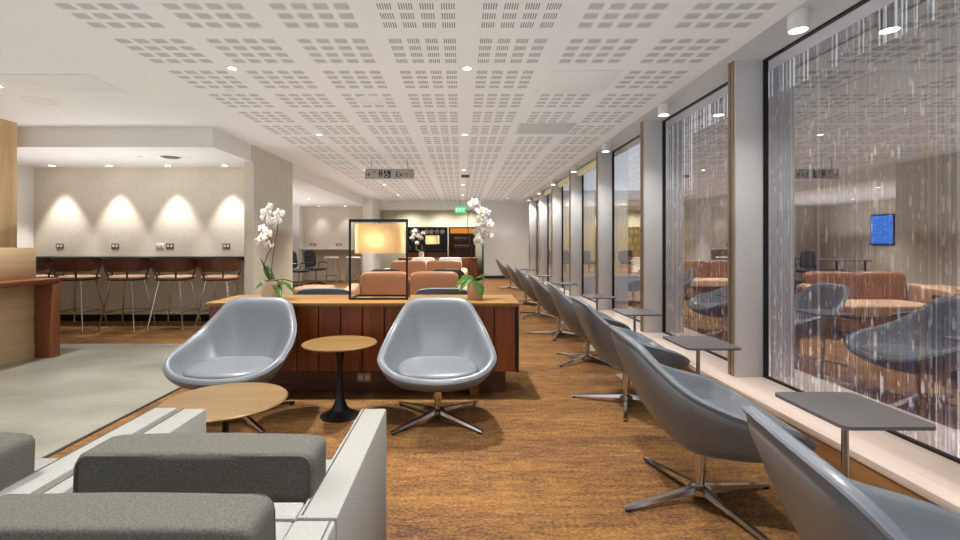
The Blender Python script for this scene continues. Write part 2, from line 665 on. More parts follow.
for j, (x, y) in enumerate(((-4.0, 10.0), (-5.6, 10.0), (-4.0, 12.6), (-5.6, 12.6))):  # grid of lamps added to brighten the side room
    downlight(x, y, ZS, 'added spotlight in the side room ceiling, %s' % ('near right', 'near left', 'far right', 'far left')[j], 200, .04, 120, 1, group='added downlights in the side room')
for j, x in enumerate((-1.9, -.7, .3)):  # lamps added to light the back of the niche
    downlight(x, 17.75, CZ, 'added spotlight in the bar niche, %s from left' % ORD[j], 170, .04, 150, 1, group='added downlights in the bar niche')
for j, y in enumerate([2.94 + 1.95 * k for k in range(-1, 7)]):
    t = thing('cylinder_light', 'white cylinder ceiling light by the windows, %s from the camera' % ORD[j], 'ceiling light', (2.065, y, CZ + .012), 0, 'cylinder lights along the windows')
    obj('housing', lathe([(.056, 0), (.056, -.11), (.05, -.112), (.05, -.10)], 28, cap=False), 'white_paint', t)
    obj('lens', lathe([(0, -.104), (.05, -.104), (.05, -.10), (0, -.10)], 24), 'lamp_glow', t)
    spot((2.065, y, CZ - .10), 90, 125, 1, .05)

def cap(x, y, z, r, name, label, cat):
    t = thing(name, label, cat, (x, y, z))
    obj('flange', lathe([(0, -.006), (r * .9, -.006), (r, 0), (0, 0)], 24), 'white_paint', t)
    return t
for lab, x, y in (('left near', -2.13, 4.42), ('left far', -2.09, 6.79), ('right near', .68, 4.42), ('right far', .686, 6.72)):
    t = thing('sprinkler', 'tiny white ceiling sprinkler cap, the %s one' % lab, 'sprinkler', (x, y, CZ), 0, 'ceiling sprinkler caps')
    obj('cover_plate', lathe([(0, -.012), (.036, -.012), (.042, -.004), (.042, 0), (0, 0)], 20), 'white_paint', t)
for lab, x, y in (('over the seating area', -.88, 4.7), ('over the concrete floor', -4.14, 4.73)):
    t = thing('ceiling_speaker', 'round white ceiling loudspeaker %s' % lab, 'speaker', (x, y, CZ), 0, 'ceiling loudspeakers')
    obj('grille', lathe([(0, -.006), (.11, -.006), (.118, -.002)], 32), 'white_paint', t)
    obj('rim', lathe([(.118, 0), (.118, -.008), (.145, -.006), (.15, 0)], 32, cap=False), 'white_paint', t)
t = thing('access_panel', 'blank white square ceiling panel among the slotted blocks', 'ceiling panel', (1.035, 4.17, CZ))
obj('panel', box(-.28, .28, -.28, .28, -.006, 0, .002), 'white_paint', t)
t = thing('access_panel', 'wide flush access panel in the plain ceiling at left', 'ceiling panel', (-3.55, 4.22, CZ))
obj('panel', box(-.45, .45, -.24, .24, -.005, 0, .002), 'white_paint', t)
t = thing('air_grille', 'rectangular grey air grille in the slotted ceiling', 'vent', (1.02, 5.87, CZ))
obj('frame', box(-.34, .34, -.27, .27, -.006, 0, .002), 'vent', t)
b = bmesh.new()
for k in range(14):
    box(-.31, .31, -.245 + k * .036, -.225 + k * .036, -.011, -.006, bm=b)
obj('blades', b, 'vent', t)
t = thing('round_diffuser', 'round dark-centred air diffuser in the alcove ceiling', 'vent', (-3.9, 6.45, ZS))
obj('rim', lathe([(.13, 0), (.15, -.012), (.22, -.008), (.225, 0)], 36, cap=False), 'white_paint', t)
obj('core', lathe([(0, -.02), (.09, -.018), (.1, -.004), (.13, -.002), (.13, 0), (0, 0)], 32), 'vent_dark', t)
t = thing('smoke_detector', 'small white smoke detector in the alcove ceiling', 'smoke detector', (-4.3, 6.4, ZS))
obj('body', lathe([(0, -.03), (.04, -.028), (.055, 0), (0, 0)], 24), 'white_paint', t)
t = thing('ceiling_sensor', 'small grey box on the far ceiling before the green sign', 'sensor', (.09, 9.9, CZ))
obj('body', box(-.085, .085, -.05, .05, -.05, 0, .008), 'vent_dark', t)

# hanging wayfinding sign
SY = 8.0
t = thing('hanging_sign', 'grey hanging wayfinding sign with restroom symbols and Exit', 'sign', (-1.19, SY, 2.265))
obj('board', box(-.41, .41, -.02, .02, 0, .17, .004), 'sign_grey', t)
b = tube([(-.3, 0, .168), (-.3, 0, CZ - 2.265)], .006)
tube([(.3, 0, .168), (.3, 0, CZ - 2.265)], .006, bm=b)
obj('hanger', b, 'steel', t)


def text(s, size, mat, parent, loc, name='lettering', align='LEFT'):
    cu = bpy.data.curves.new(name, 'FONT')
    cu.body = s
    cu.size = size
    cu.align_x = align
    cu.extrude = .002
    cu.materials.append(M[mat])
    tmp = link(bpy.data.objects.new('tmp_text', cu))
    bpy.context.view_layer.update()
    me = bpy.data.meshes.new_from_object(tmp.evaluated_get(bpy.context.evaluated_depsgraph_get()))
    bpy.data.objects.remove(tmp)
    o = link(bpy.data.objects.new(name, me), parent)
    o.location = loc
    o.rotation_euler = (PI / 2, 0, 0)
    return o


YFc = -.0225
text('Ex', .125, 'ink', t, (.10, YFc, .036))
text('it', .125, 'rust', t, (.245, YFc, .036))
b = tube([(-.39, YFc, .075), (-.33, YFc, .075)], .006)
tube([(-.355, YFc, .105), (-.325, YFc, .075), (-.355, YFc, .045)], .006, bm=b)
obj('arrow', b, 'ink', t)
b = box(-.26, -.235, YFc - .002, YFc + .002, .10, .13)
obj('mark', b, 'ink', t)
b = bmesh.new()


def disc(bm, x, z, r, n=14, y=YFc):
    vs = [bm.verts.new((x + r * math.cos(2 * PI * k / n), y, z + r * math.sin(2 * PI * k / n))) for k in range(n)]
    bm.faces.new(vs)


for x in (-.165, -.13):
    disc(b, x, .135, .012)
    box(x - .013, x + .013, YFc - .002, YFc + .002, .07, .12, bm=b)
    box(x - .010, x - .003, YFc - .002, YFc + .002, .03, .07, bm=b)
    box(x + .003, x + .010, YFc - .002, YFc + .002, .03, .07, bm=b)
obj('restroom_symbol', b, 'ink', t)
w = obj('wheelchair_panel', box(-.09, .02, YFc - .002, YFc + .002, .02, .14), 'navy', t)
b = bmesh.new()
disc(b, -.045, .125, .010, y=YFc - .005)
tube([(-.045, YFc - .005, .11), (-.042, YFc - .005, .075), (-.018, YFc - .005, .075), (-.008, YFc - .005, .045)], .005, 6, b)
tube([(-.048 + .028 * math.cos(R(a)), YFc - .005, .062 + .028 * math.sin(R(a))) for a in range(100, 370, 18)], .004, 6, b)
obj('wheelchair_symbol', b, 'white_paint', w)
b = box(.34, .385, YFc - .002, YFc + .002, .038, .045)
box(.34, .385, YFc - .002, YFc + .002, .125, .132, bm=b)
box(.34, .347, YFc - .002, YFc + .002, .045, .125, bm=b)
box(.36, .40, YFc - .002, YFc + .002, .08, .088, bm=b)
obj('door_symbol', b, 'rust', t)

# green exit sign
t = thing('exit_sign', 'lit green EXIT sign before the far niche', 'sign', (-.02, 15.6, 2.17))
obj('face_plate', box(-.18, .18, -.02, .02, 0, .22, .005), 'green_glow', t)
text('EXIT', .15, 'white_glow', t, (0, -.023, .055), 'lettering', 'CENTER')
obj('bracket', tube([(0, 0, .22), (0, 0, CZ - 2.17)], .01), 'steel', t)


# ------------------------------------------------------------------ grey shell lounge chairs
def half(pts):
    return pts + [Vector((-p.x, p.y, p.z)) for p in reversed(pts[1:-1])]


def shell_chair(label, leather='leather'):
    t = thing('lounge_chair', label, 'lounge chair')
    rim_c = [Vector(p) for p in ((0, .395, .785), (.15, .39, .782), (.240, .36, .755), (.300, .28, .67), (.347, .18, .59), (.377, .03, .525),
                                 (.390, -.12, .485), (.384, -.235, .448), (.32, -.33, .400), (.20, -.385, .365), (0, -.41, .350))]
    ring = half(rim_c)
    rim = crom(ring, 4, True)
    N = len(rim)
    B = Vector((0, .0, .237))
    T = 9
    b = bmesh.new()
    rows = []
    for k in range(1, T + 1):
        tt = k / T
        row = []
        for p in rim:
            back = max(0, min(1, (p.z - .40) / .35))
            kk = .84 * (1 - back) + .56 * back
            q1 = Vector((B.x + (p.x - B.x) * kk, B.y + (p.y - B.y) * kk, B.z - .005))
            q = (1 - tt) ** 2 * B + 2 * tt * (1 - tt) * q1 + tt * tt * p
            row.append(b.verts.new(q))
        rows.append(row)
    c0 = b.verts.new(B)
    for k in range(N):
        b.faces.new((c0, rows[0][k], rows[0][(k + 1) % N]))
    for r0, r1 in zip(rows, rows[1:]):
        for k in range(N):
            b.faces.new((r0[k], r0[(k + 1) % N], r1[(k + 1) % N], r1[k]))
    sh = obj('shell', b, leather, t, 60)
    # make sure normals point down and out, then thicken inward
    md = sh.modifiers.new('thick', 'SOLIDIFY')
    md.thickness = .05
    md.offset = -1
    md.use_even_offset = False
    sd = sh.modifiers.new('smooth', 'SUBSURF')
    sd.levels = sd.render_levels = 1
    obj('piping', tube([Vector((p.x * .968, p.y * .968, p.z - .006)) for p in rim], .007, 6, closed=True), leather, sh)

    def fn(p):
        q = p.copy()
        q.z = p.z + .18 * (p.x ** 2) + (.25 * p.y if p.y > 0 else .0)
        q.x *= 1 - .12 * max(0, p.y)
        return q
    obj('seat_cushion', soft(0, -.10, .365, .53, .50, .075, 2.8, 9, fn=fn), leather, t, 60)
    obj('column', lathe([(.02, .05), (.02, .12), (.028, .12), (.028, .25), (0, .25)], 20), 'chrome', t)
    obj('hub', lathe([(0, .03), (.05, .032), (.05, .058), (.03, .07), (0, .07)], 20), 'chrome', t)
    for a in (45, 135, 225, 315):
        ca, sa = math.cos(R(a)), math.sin(R(a))
        lb = bmesh.new()
        prof = [(.03, .066, .020, .026), (.18, .047, .017, .018), (.34, .030, .015, .013), (.405, .021, .014, .009)]
        rs = []
        for r, z, w, h in prof:
            ctr = Vector((ca * r, sa * r, z))
            s = Vector((-sa, ca, 0))
            rs.append([lb.verts.new(ctr + s * w * i + Vector((0, 0, h * j))) for i, j in ((-.7, 0), (-1, -1), (1, -1), (.7, 0))])
        for r0, r1 in zip(rs, rs[1:]):
            for k in range(4):
                lb.faces.new((r0[k], r0[(k + 1) % 4], r1[(k + 1) % 4], r1[k]))
        lb.faces.new(rs[0])
        lb.faces.new(rs[-1])
        lg = obj('leg', lb, 'chrome', t, 30)
        obj('glide', lathe([(0, 0), (.014, 0), (.014, .014), (0, .014)], 12, ca * .385, sa * .385), 'black', lg)
    return t


chair = shell_chair('grey leather shell chair facing the camera before the walnut divider, right of the pedestal table')
chair.location = (-.16, 3.29, 0)
chair.rotation_euler = (0, 0, R(2))
dup(chair, (-1.525, 3.29, 0), R(1), 'grey leather shell chair behind the low round table at left')
WIN = [(1.07, 1.00, 80, 8), (1.12, 2.25, 86, -26), (1.24, 3.60, 90, 25), (1.28, 4.88, 89, -8), (1.27, 6.25, 90, 25), (1.28, 7.9, 88, 0), (1.28, 9.5, 90, 15), (1.30, 12.6, 90, 0)]
for k, (x, y, a, sw) in enumerate(WIN):
    c = dup(chair, (x, y, 0), R(a), 'grey leather shell chair facing the windows, %s from the camera' % ORD[k], 'shell chairs along the windows')
    for ch in c.children:                      # the star base swivels under the shell
        if ch.name.startswith('leg'):
            ch.rotation_euler.z = R(sw)
dup(chair, (-1.27, 4.78, 0), R(180), 'grey shell chair backed against the far side of the divider, at left', 'shell chairs behind the divider')
dup(chair, (-.17, 4.78, 0), R(180), 'grey shell chair backed against the divider, behind the right orchid', 'shell chairs behind the divider')
dchair = shell_chair('charcoal shell chair beyond the tan sofa, left of the pair', 'dark_leather')
dchair.location = (-1.2, 8.0, 0)
dchair.rotation_euler = (0, 0, R(180))
dchair['group'] = 'charcoal shell chairs beyond the tan sofa'
dup(dchair, (-.22, 8.0, 0), R(180), 'charcoal shell chair beyond the tan sofa, right of the pair', 'charcoal shell chairs beyond the tan sofa')

# ------------------------------------------------------------------ small grey window tables
ZT = .60
def win_table(x, y, label, first=[None]):
    if first[0] is not None:
        return dup(first[0], (x, y, 0), 0, label, 'laptop tables along the windows')
    t = thing('side_table', label, 'side table', (x, y, 0), 0, 'laptop tables along the windows')
    obj('table_top', prism(rrect(-.158, .158, -.185, .185, .03), ZT - .012, ZT), 'grey_top', t)
    obj('post', tube([(-.01, .0, .01), (-.01, 0, ZT - .01)], .0115, 14), 'steel', t)
    obj('base', prism(rrect(-.13, .13, -.16, .16, .03), 0, .01), 'steel', t)
    first[0] = t
    return t
TL = ((1.41, 1.75), (1.37, .98), (1.45, 2.915), (1.53, 4.20), (1.555, 5.45), (1.55, 7.15), (1.52, 8.85), (1.52, 11.0))
for k, (x, y) in enumerate(TL):
    tb = win_table(x, y, 'small grey laptop table on a steel post, %s from the camera by the windows' % ORD[(1, 0)[k] if k < 2 else k])
    if k == 1:                                 # this one carries its top on the window side
        for ch in tb.children:
            if ch.name.startswith('post'):
                ch.location = (.13, -.16, 0)
            elif ch.name.startswith('base'):
                ch.location = (.24, -.20, 0)

# ------------------------------------------------------------------ round wooden tables
t = thing('pedestal_table', 'round oak-topped table on a black tulip pedestal before the divider', 'side table', (-.84, 3.33, 0))
obj('table_top', lathe([(0, .488), (.22, .488), (.252, .500), (.255, .506), (.25, .511), (0, .511)], 56), 'oak_top', t)
obj('pedestal', lathe([(0, .002), (.13, .002), (.135, .010), (.11, .022), (.06, .05), (.032, .11), (.02, .2), (.018, .33), (.026, .42), (.05, .478), (.06, .488), (0, .488)], 40), 'black', t)
obj('floor_glide', lathe([(0, 0), (.11, 0), (.12, .003), (0, .003)], 32), 'steel', t)
t = thing('round_table', 'low round oak coffee table beyond the grey armchair', 'coffee table', (-1.10, 2.24, 0))
obj('table_top', lathe([(0, .448), (.24, .448), (.272, .460), (.276, .466), (.27, .472), (0, .472)], 56), 'oak_top', t)
obj('column', lathe([(.016, .06), (.016, .448), (0, .448)], 20), 'black', t)
obj('base', lathe([(0, 0), (.17, 0), (.175, .006), (.16, .012), (.03, .05), (.016, .09), (0, .09)], 40), 'black', t)

# ------------------------------------------------------------------ grey fabric armchairs
def armchair(label, loc, rz):
    """origin under the middle of the back; the seat goes to +Y"""
    t = thing('armchair', label, 'armchair', loc, rz)
    W, A = .745, .092
    for s in (-1, 1):
        x0, x1 = sorted((s * W / 2, s * (W / 2 - A)))
        ar = obj('arm', box(x0, x1, 0, .695, .06, .60, .008), 'fabric', t)
        obj('seam', tube([(x0 + .012, .008, .6005), (x0 + .012, .687, .6005)], .0022, 5), 'shaded_fabric', ar)
    xi = W / 2 - A
    obj('back_frame', box(-xi, xi, 0, .07, .06, .598, .008), 'fabric', t)
    obj('base', box(-xi, xi, .07, .67, .08, .27, .006), 'fabric', t)
    obj('seat_cushion', soft(0, .395, .35, 2 * xi - .01, .62, .15, 9), 'fabric', t, 60)
    bk = obj('back_cushion', soft(.01, .14, .558, 2 * xi + .005, .12, .285, 22, 17, fn=lambda p: Vector((p.x, p.y * (1 + .10 * (1 - p.x * p.x)) + .10 * p.z, p.z * (1 + .03 * (1 - p.x * p.x))))), 'shaded_fabric', t, 60)
    pts = []
    hx, hz = xi - .002, .138
    for k, (px_, pz_) in enumerate(rrect(-hx, hx, -hz, hz, .03, 4)):
        pts.append((.01 + px_, .14 - .0605 + .006 * pz_ / hz - .004 * (1 - (px_ / hx) ** 2), .558 + pz_))
    obj('piping', tube(pts, .0035, 6, closed=True), 'shaded_fabric', bk)
    for sx in (-1, 1):
        for y in (.05, .64):
            obj('foot', box(sx * .3 - .02, sx * .3 + .02, y - .02, y + .02, 0, .081), 'black', t)
    return t
ACX = -.27 - .745 / 2
ac = armchair('grey fabric armchair seen from behind, nearest the low round table', (ACX, 1.05, 0), 0)
dup(ac, (ACX - .765, 1.06, 0), 0, 'grey fabric armchair at the left edge, beside another armchair')
dup(ac, (ACX, 1.042, 0), PI, 'grey fabric armchair backed to another, at the bottom edge')

# ------------------------------------------------------------------ walnut divider
YC0, YC1 = 3.75, 4.32
t = thing('divider_cabinet', 'long walnut divider cabinet with honey top and plank front', 'cabinet')
obj('top', box(-1.99, .455, YC0 - .03, YC1, .705, .735, .003), 'honey_top', t)
b = bmesh.new()
x = -1.97
n = 14
wp = (.43 + 1.97) / n
for k in range(n):
    box(x + .004, x + wp - .004, YC0, YC0 + .03, .195, .704, .003, 1, b)
    x += wp
obj('front_panel', b, 'walnut', t)
obj('carcass', box(-1.97, .43, YC0 + .03, YC1 - .01, .19, .705), 'walnut_x', t)
obj('end_shadow', box(.431, .452, YC0 - .005, YC1 - .005, .19, .705), 'black', t)  # black strip put in for the shadow gap at this end
obj('plinth', box(-1.9, .36, YC0 + .12, YC1 - .06, 0, .19), 'walnut_x', t)
obj('rail', box(-1.95, .12, YC0 + .06, YC0 + .12, .09, .19), 'walnut_x', t)
for x in (-1.85, .105):
    obj('leg', box(x - .035, x + .035, YC0, YC0 + .06, 0, .195), 'walnut', t)
t = thing('power_outlet', 'small brass power outlet low on the divider plinth', 'outlet', (at(364, 380, YC0 + .06).x, YC0 + .06, .135))
obj('cover_plate', box(-.055, .055, -.006, 0, -.035, .035, .002), 'bronze', t)
b = bmesh.new()
for x in (-.025, .025):
    box(x - .016, x + .016, -.009, -.006, -.016, .016, .002, 1, b)
obj('socket', b, 'pot', t)


# lamp: black frame with a hanging linen shade
def frame_lamp(label, x0, x1, y, z, ztop, sc=1):
    t = thing('table_lamp', label, 'table lamp', ((x0 + x1) / 2, y, z))
    w = (x1 - x0) / 2
    h = ztop - z
    r = .008 * sc
    d = .26
    b = bmesh.new()
    for s in (-1, 1):
        box(s * w - r, s * w + r, -r, r, 0, h, bm=b)
    box(-w + r, w - r, -r, r, h - 3 * r, h, bm=b)
    obj('frame', b, 'black_metal', t)
    b = bmesh.new()
    box(-w + r, w - r, -r, r, 0, 2 * r, bm=b)
    for s in (-1, 1):
        box(s * (w - r) - r, s * (w - r) + r, r, d, 0, 2 * r, bm=b)
    box(-w + 2 * r, w - 2 * r, d - 2 * r, d, 0, 2 * r, bm=b)
    obj('base', b, 'black_metal', t)
    ws, zs0, zs1 = w - .03, h * .575, h - .035
    poly = rrect(-ws, ws, .012, .17, .05)
    b = bmesh.new()
    lo = [b.verts.new((px_, py_, zs0)) for px_, py_ in poly]
    hi = [b.verts.new((px_, py_, zs1)) for px_, py_ in poly]
    for k in range(len(poly)):
        k2 = (k + 1) % len(poly)
        b.faces.new((lo[k], lo[k2], hi[k2], hi[k]))
    sh = obj('lamp_shade', b, 'shade', t)
    b = tube([(0, .09, zs1 - .01), (0, .09, zs1 - .10)], .012, 10)
    tube([(0, .0, h - .015), (0, .09, zs1 - .01)], .006, 8, b)
    obj('lamp_holder', b, 'black_metal', t)
    obj('bulb', soft(0, .09, zs1 - .135, .05, .05, .07, 2, 4), 'lamp_glow', t)
    l = bpy.data.lights.new('bulb_lamp', 'POINT')
    l.energy = .8 * sc
    l.color = (1, .88, .68)
    l.shadow_soft_size = .08
    o = link(bpy.data.objects.new('bulb_lamp', l))
    o.location = ((x0 + x1) / 2 - w * .2, y + .09, z + (zs0 + zs1) / 2)
    return t
frame_lamp('rectangular cream shade in a black frame lamp on the walnut divider', at(350, 0, 3.93).x, at(407, 0, 3.93).x, 3.93, .735, 1.395)


# orchids
def leaf(parent, base, tip, lift, w, droop=0):
    base, tip = Vector(base), Vector(tip)
    mid = (base + tip) / 2 + Vector((0, 0, lift))
    pts = []
    b = bmesh.new()
    rows = []
    d = (tip - base)
    s = d.cross(Vector((0, 0, 1)))
    if s.length < .01:
        s = Vector((1, 0, 0))
    s.normalize()
    s = (s + Vector((0, 0, .25)) + Vector((.5, 0, 0)) * (1 if s.x >= 0 else -1)).normalized()
    nrm = d.cross(s).normalized()
    K = 9
    for k in range(K + 1):
        t = k / K
        p = (1 - t) ** 2 * base + 2 * t * (1 - t) * mid + t * t * tip
        wd = w * (math.sin(PI * min(1, .12 + .88 * t)) ** .6) * (1 if t < .95 else .5)
        row = []
        for j in (-1, -.5, 0, .5, 1):
            row.append(b.verts.new(p + s * wd * j + nrm * (.18 * wd * abs(j))))
        rows.append(row)
    for r0, r1 in zip(rows, rows[1:]):
        for k in range(4):
            b.faces.new((r0[k], r0[k + 1], r1[k + 1], r1[k]))
    bmesh.ops.solidify(b, geom=b.faces[:], thickness=.003)
    return obj('leaf', b, 'leaf', parent, 50)


def flower(parent, p, r, face, roll=0):
    b = bmesh.new()
    z = Vector(face).normalized()
    x = z.cross(Vector((0, 0, 1))).normalized()
    y = x.cross(z)
    y = y if y.z > 0 else -y
    def pt(u, v, d):
        return Vector(p) + x * u + y * v + z * d
    for a, ln, wd in ((90, 1.0, .30), (215, .95, .28), (325, .95, .28), (15, 1.02, .50), (165, 1.02, .50)):
        a = R(a + roll)
        ca, sa = math.cos(a), math.sin(a)
        rows = []
        for t, ww, d in ((.06, .15, 0), (.35, .85, .10), (.65, 1.0, .12), (.88, .7, .06), (1.0, .2, .0)):
            rows.append([b.verts.new(pt((ca * t * ln - sa * ww * wd * j) * r, (sa * t * ln + ca * ww * wd * j) * r, (d - .12 * abs(j) * ww) * r)) for j in (-1, 0, 1)])
        for r0, r1 in zip(rows, rows[1:]):
            for k in range(2):
                b.faces.new((r0[k], r0[k + 1], r1[k + 1], r1[k]))
    bmesh.ops.solidify(b, geom=b.faces[:], thickness=.0015)
    f = obj('flower', b, 'petal', parent, 60)
    c = soft(0, 0, 0, .34 * r, .34 * r, .42 * r, 2, 3)
    xform(c, Matrix.Translation(pt(0, -.08 * r, .16 * r)))
    obj('flower_center', c, 'lip', f)
    return f


def orchid(label, Y, zb, pot_px, pot_mat, stems, leaves, flowers, square=False, fr=.046):
    x0, x1, ytop, ybot = pot_px
    xc = at((x0 + x1) / 2, 0, Y).x
    w = (x1 - x0) * Y / F / 2
    zt = at(0, ytop, Y).z
    hp = zt - zb
    t = thing('potted_orchid', label, 'orchid', (xc, Y, zb))
    def L(px, py, dy=0):
        v = at(px, py, Y)
        return Vector((v.x - xc, dy, v.z - zb))
    if square:
        b = box(-w, w, -w, w, 0, hp, .006)
    else:
        b = lathe([(0, 0), (w * .9, 0), (w, hp * .15), (w, hp), (w * .9, hp), (w * .9, hp - .015), (0, hp - .015)], 32)
    obj('pot', b, pot_mat, t)
    obj('moss', soft(0, 0, hp - .004, w * 1.5, w * 1.5, .03, 2.5, 4), 'soil', t)
    for s in stems:
        obj('stem', tube(crom([L(*p) for p in s], 5), .0035 if fr > .03 else .006, 6), 'stem', t)
    for (a, c, lift, lw, dy0, dy1) in leaves:
        leaf(t, L(*a, dy0), L(*c, dy1), lift, lw * 1.3)
    for k, (px_, py_) in enumerate(flowers):
        flower(t, L(px_, py_, -.03 + .05 * ((k * 37) % 5 - 2) / 2), fr * (.9 + .2 * ((k * 53) % 7) / 6), (.5 * ((k * 29) % 5 - 2) / 2, -1, -.1 + .15 * ((k * 17) % 3)), 10 * ((k * 31) % 5 - 2))
    return t
orchid('white orchid in a beige round pot at the left end of the divider', 3.98, .735, (262.5, 282, 281, 296), 'pot',
       [[(272, 281), (272, 264), (275.5, 240), (277.5, 226), (275, 214), (268, 213), (264, 219)],
        [(270, 281), (264, 270), (267, 256), (272, 246), (269, 236), (263, 229)]],
       [((271, 282), (262, 258), .05, .028, 0, -.03), ((272, 282), (264, 266), .02, .024, .02, .05), ((273, 281), (296, 292), .09, .03, 0, -.05),
        ((273, 281), (285, 296), .07, .028, -.02, -.10), ((272, 281), (258, 289), .06, .02, 0, -.06), ((273, 281), (292, 284), .05, .022, .02, .07)],
       [(273.5, 208), (280.5, 214), (264.5, 217.5), (274, 223.5), (262.5, 229), (272, 235), (261.5, 241), (268, 245.5), (268.5, 213), (278, 220), (265.5, 238)])
orchid('white orchid in a tan square pot at the right end of the divider', 3.96, .735, (467.5, 482.5, 281, 297.5), 'pot_tan',
       [[(474, 281), (472, 262), (470.5, 246), (468, 228), (468.5, 215), (474, 209), (482, 214), (485, 226)]],
       [((474, 281), (455.5, 287), .10, .03, 0, -.05), ((474, 281), (461, 277), .05, .026, .02, .05), ((475, 281), (488, 274.5), .05, .034, 0, .03),
        ((475, 280), (481.5, 295), .08, .036, -.02, -.12), ((474, 280), (459, 291), .09, .026, -.02, -.08), ((475, 281), (489, 280), .05, .026, 0, -.06)],
       [(475.5, 207), (480.5, 211), (486.5, 212.5), (481.5, 220), (489, 224), (477.5, 231.5), (484.5, 233.5), (489, 236), (478.5, 242), (484, 227), (473, 204)], True)

# ------------------------------------------------------------------ tan sofas in the middle distance
def sofa(label, loc, width, rz=0, cushions=2):
    t = thing('sofa', label, 'sofa', loc, rz)
    w = width / 2
    obj('base', box(-w + .05, w - .05, -.32, .32, .10, .26, .01), 'tan', t)
    obj('seat', soft(0, -.04, .35, width - .14, .66, .17, 8), 'peach', t, 60)  # light from above put into a paler tone of the tan
    cw = (width - .02) / cushions
    for k in range(cushions):
        xc = -w + .01 + cw * (k + .5)
        obj('backrest', soft(xc, .30, .58, cw - .01, .16, .46, 7, fn=lambda p: Vector((p.x, p.y + .10 * p.z - .12 * p.x * p.x, p.z))), 'tan', t, 60)
    for s in (-1, 1):
        obj('arm', soft(s * (w + .05), -.02, .47, .16, .66, .30, 5, fn=lambda p: Vector((p.x, p.y, p.z + .35 * max(0, p.y) * max(0, p.z)))), 'peach', t, 60)
    for x in (-w + .1, w - .1):
        for y in (-.25, .25):
            obj('leg', box(x - .02, x + .02, y - .02, y + .02, 0, .11), 'black', t)
    return t
sofa('tan leather sofa facing the camera behind the divider', (at(408, 0, 6.4).x, 6.3, 0), 1.38)
sofa('distant tan sofa before the far walnut cabinet', (at(425, 0, 10.4).x, 10.4, 0), 1.6)
t = thing('ottoman', 'low peach upholstered bench at the left of the tan sofa', 'bench', (-2.05, 6.75, 0))
obj('seat', soft(0, 0, .50, .5, .5, .20, 6), 'peach', t, 60)
obj('base', box(-.2, .2, -.2, .2, 0, .41, .01), 'tan', t)

# far walnut cabinet with its lamp, orchid and white chairs
t = thing('divider_cabinet', 'distant walnut cabinet before the bar niche', 'cabinet')
X0, X1 = at(398, 0, 14).x, at(478, 0, 14).x
obj('top', box(X0, X1, 13.97, 14.5, .735, .765, .004), 'red_wood_y', t)
obj('front_panel', box(X0 + .02, X1 - .02, 14.0, 14.03, .10, .735, .003), 'red_wood', t)
obj('carcass', box(X0 + .02, X1 - .02, 14.03, 14.48, .10, .735), 'red_wood', t)
obj('plinth', box(X0 + .1, X1 - .1, 14.1, 14.4, 0, .10), 'dark_void', t)
frame_lamp('small distant frame lamp on the far walnut cabinet', at(424.5, 0, 14.2).x, at(440, 0, 14.2).x, 14.2, .765, 1.46, 1.2)
orchid('small distant white orchid on the far walnut cabinet', 14.15, .765, (419, 424, 252, 257.5), 'pot',
       [[(421.5, 253), (421, 245), (418, 236), (414, 236)]],
       [((421.5, 252.5), (416, 250), .06, .03, 0, 0), ((421.5, 252.5), (427, 249), .06, .03, 0, 0)],
       [(414, 235), (418, 236), (412, 238), (421, 238), (417, 243), (415, 231), (423, 233)], False, .075)
for k, px in enumerate((422.5, 450)):
    x = at(px, 0, 12.9).x
    t = thing('tub_chair', ['off-white upholstered chair before the far cabinet, left one', 'off-white upholstered chair before the far cabinet, right one'][k], 'chair', (x, 12.9, 0), 0, 'off-white chairs before the far cabinet')
    obj('backrest', soft(0, .25, .56, .64, .12, .50, 7), 'white_uph', t, 60)
    obj('seat', soft(0, -.02, .36, .62, .52, .16, 7), 'white_uph', t, 60)
    for sx in (-1, 1):
        for sy in (-1, 1):
            obj('leg', tube([(sx * .24, sy * .2, 0), (sx * .24, sy * .2, .30)], .014), 'black', t)

# bar niche furniture
YN = 17.6
t = thing('bar_cabinet', 'black open bar cabinet with plates in the far niche', 'cabinet')
xa, xb = at(406.5, 0, YN).x, at(447.5, 0, YN).x
zt, zb_ = at(0, 227, YN).z, at(0, 256, YN).z
b = box(xa, xb, YN + .35, YN + .40, .0, zt)
box(xa, xa + .05, YN, YN + .35, 0, zt, bm=b)
box(xb - .05, xb, YN, YN + .35, 0, zt, bm=b)
box(xa + .05, xb - .05, YN, YN + .35, zt - .05, zt, bm=b)
obj('body', b, 'black', t)
for z in (.95, 1.23, 1.52):
    obj('shelf', box(xa + .05, xb - .05, YN + .02, YN + .35, z - .03, z), 'black', t)
obj('lower_door', box(xa + .05, xb - .05, YN, YN + .35, 0, .85), 'walnut', t)
for k, px in enumerate((412, 417.5, 426.5, 431.5, 437, 442.5)):
    p = at(px, 231, YN + .2)
    b = lathe([(0, 0), (.05, 0), (.085, .022), (.09, .03), (.05, .012), (0, .01)], 20)
    xform(b, Matrix.Translation((p.x, YN + .17, 1.52 + .091)) @ Matrix.Rotation(R(80), 4, 'X'))
    tag(obj('plate', b, 'white_paint'), 'white plate standing on the top shelf of the black bar cabinet', 'plate', 'plates in the bar cabinet')
for k in range(9):
    x = xa + .12 + k * .075
    b = lathe([(0, 0), (.022, 0), (.024, .12), (.01, .16), (.01, .19), (0, .19)], 12)
    tag(obj('bottle', b, 'glass_ware', loc=(x, YN + .15, 1.23 if k % 3 else .95)), 'small pale bottle in the black bar cabinet', 'bottle', 'bottles in the bar cabinet')
t = thing('shelf_unit', 'dark wood shelf unit with glasses in the far niche', 'shelves')
xa, xb = at(448.5, 0, YN).x, at(475.5, 0, YN).x
b = box(xa, xb, YN + .35, YN + .40, 0, zt)
box(xa, xa + .05, YN, YN + .35, 0, zt, bm=b)
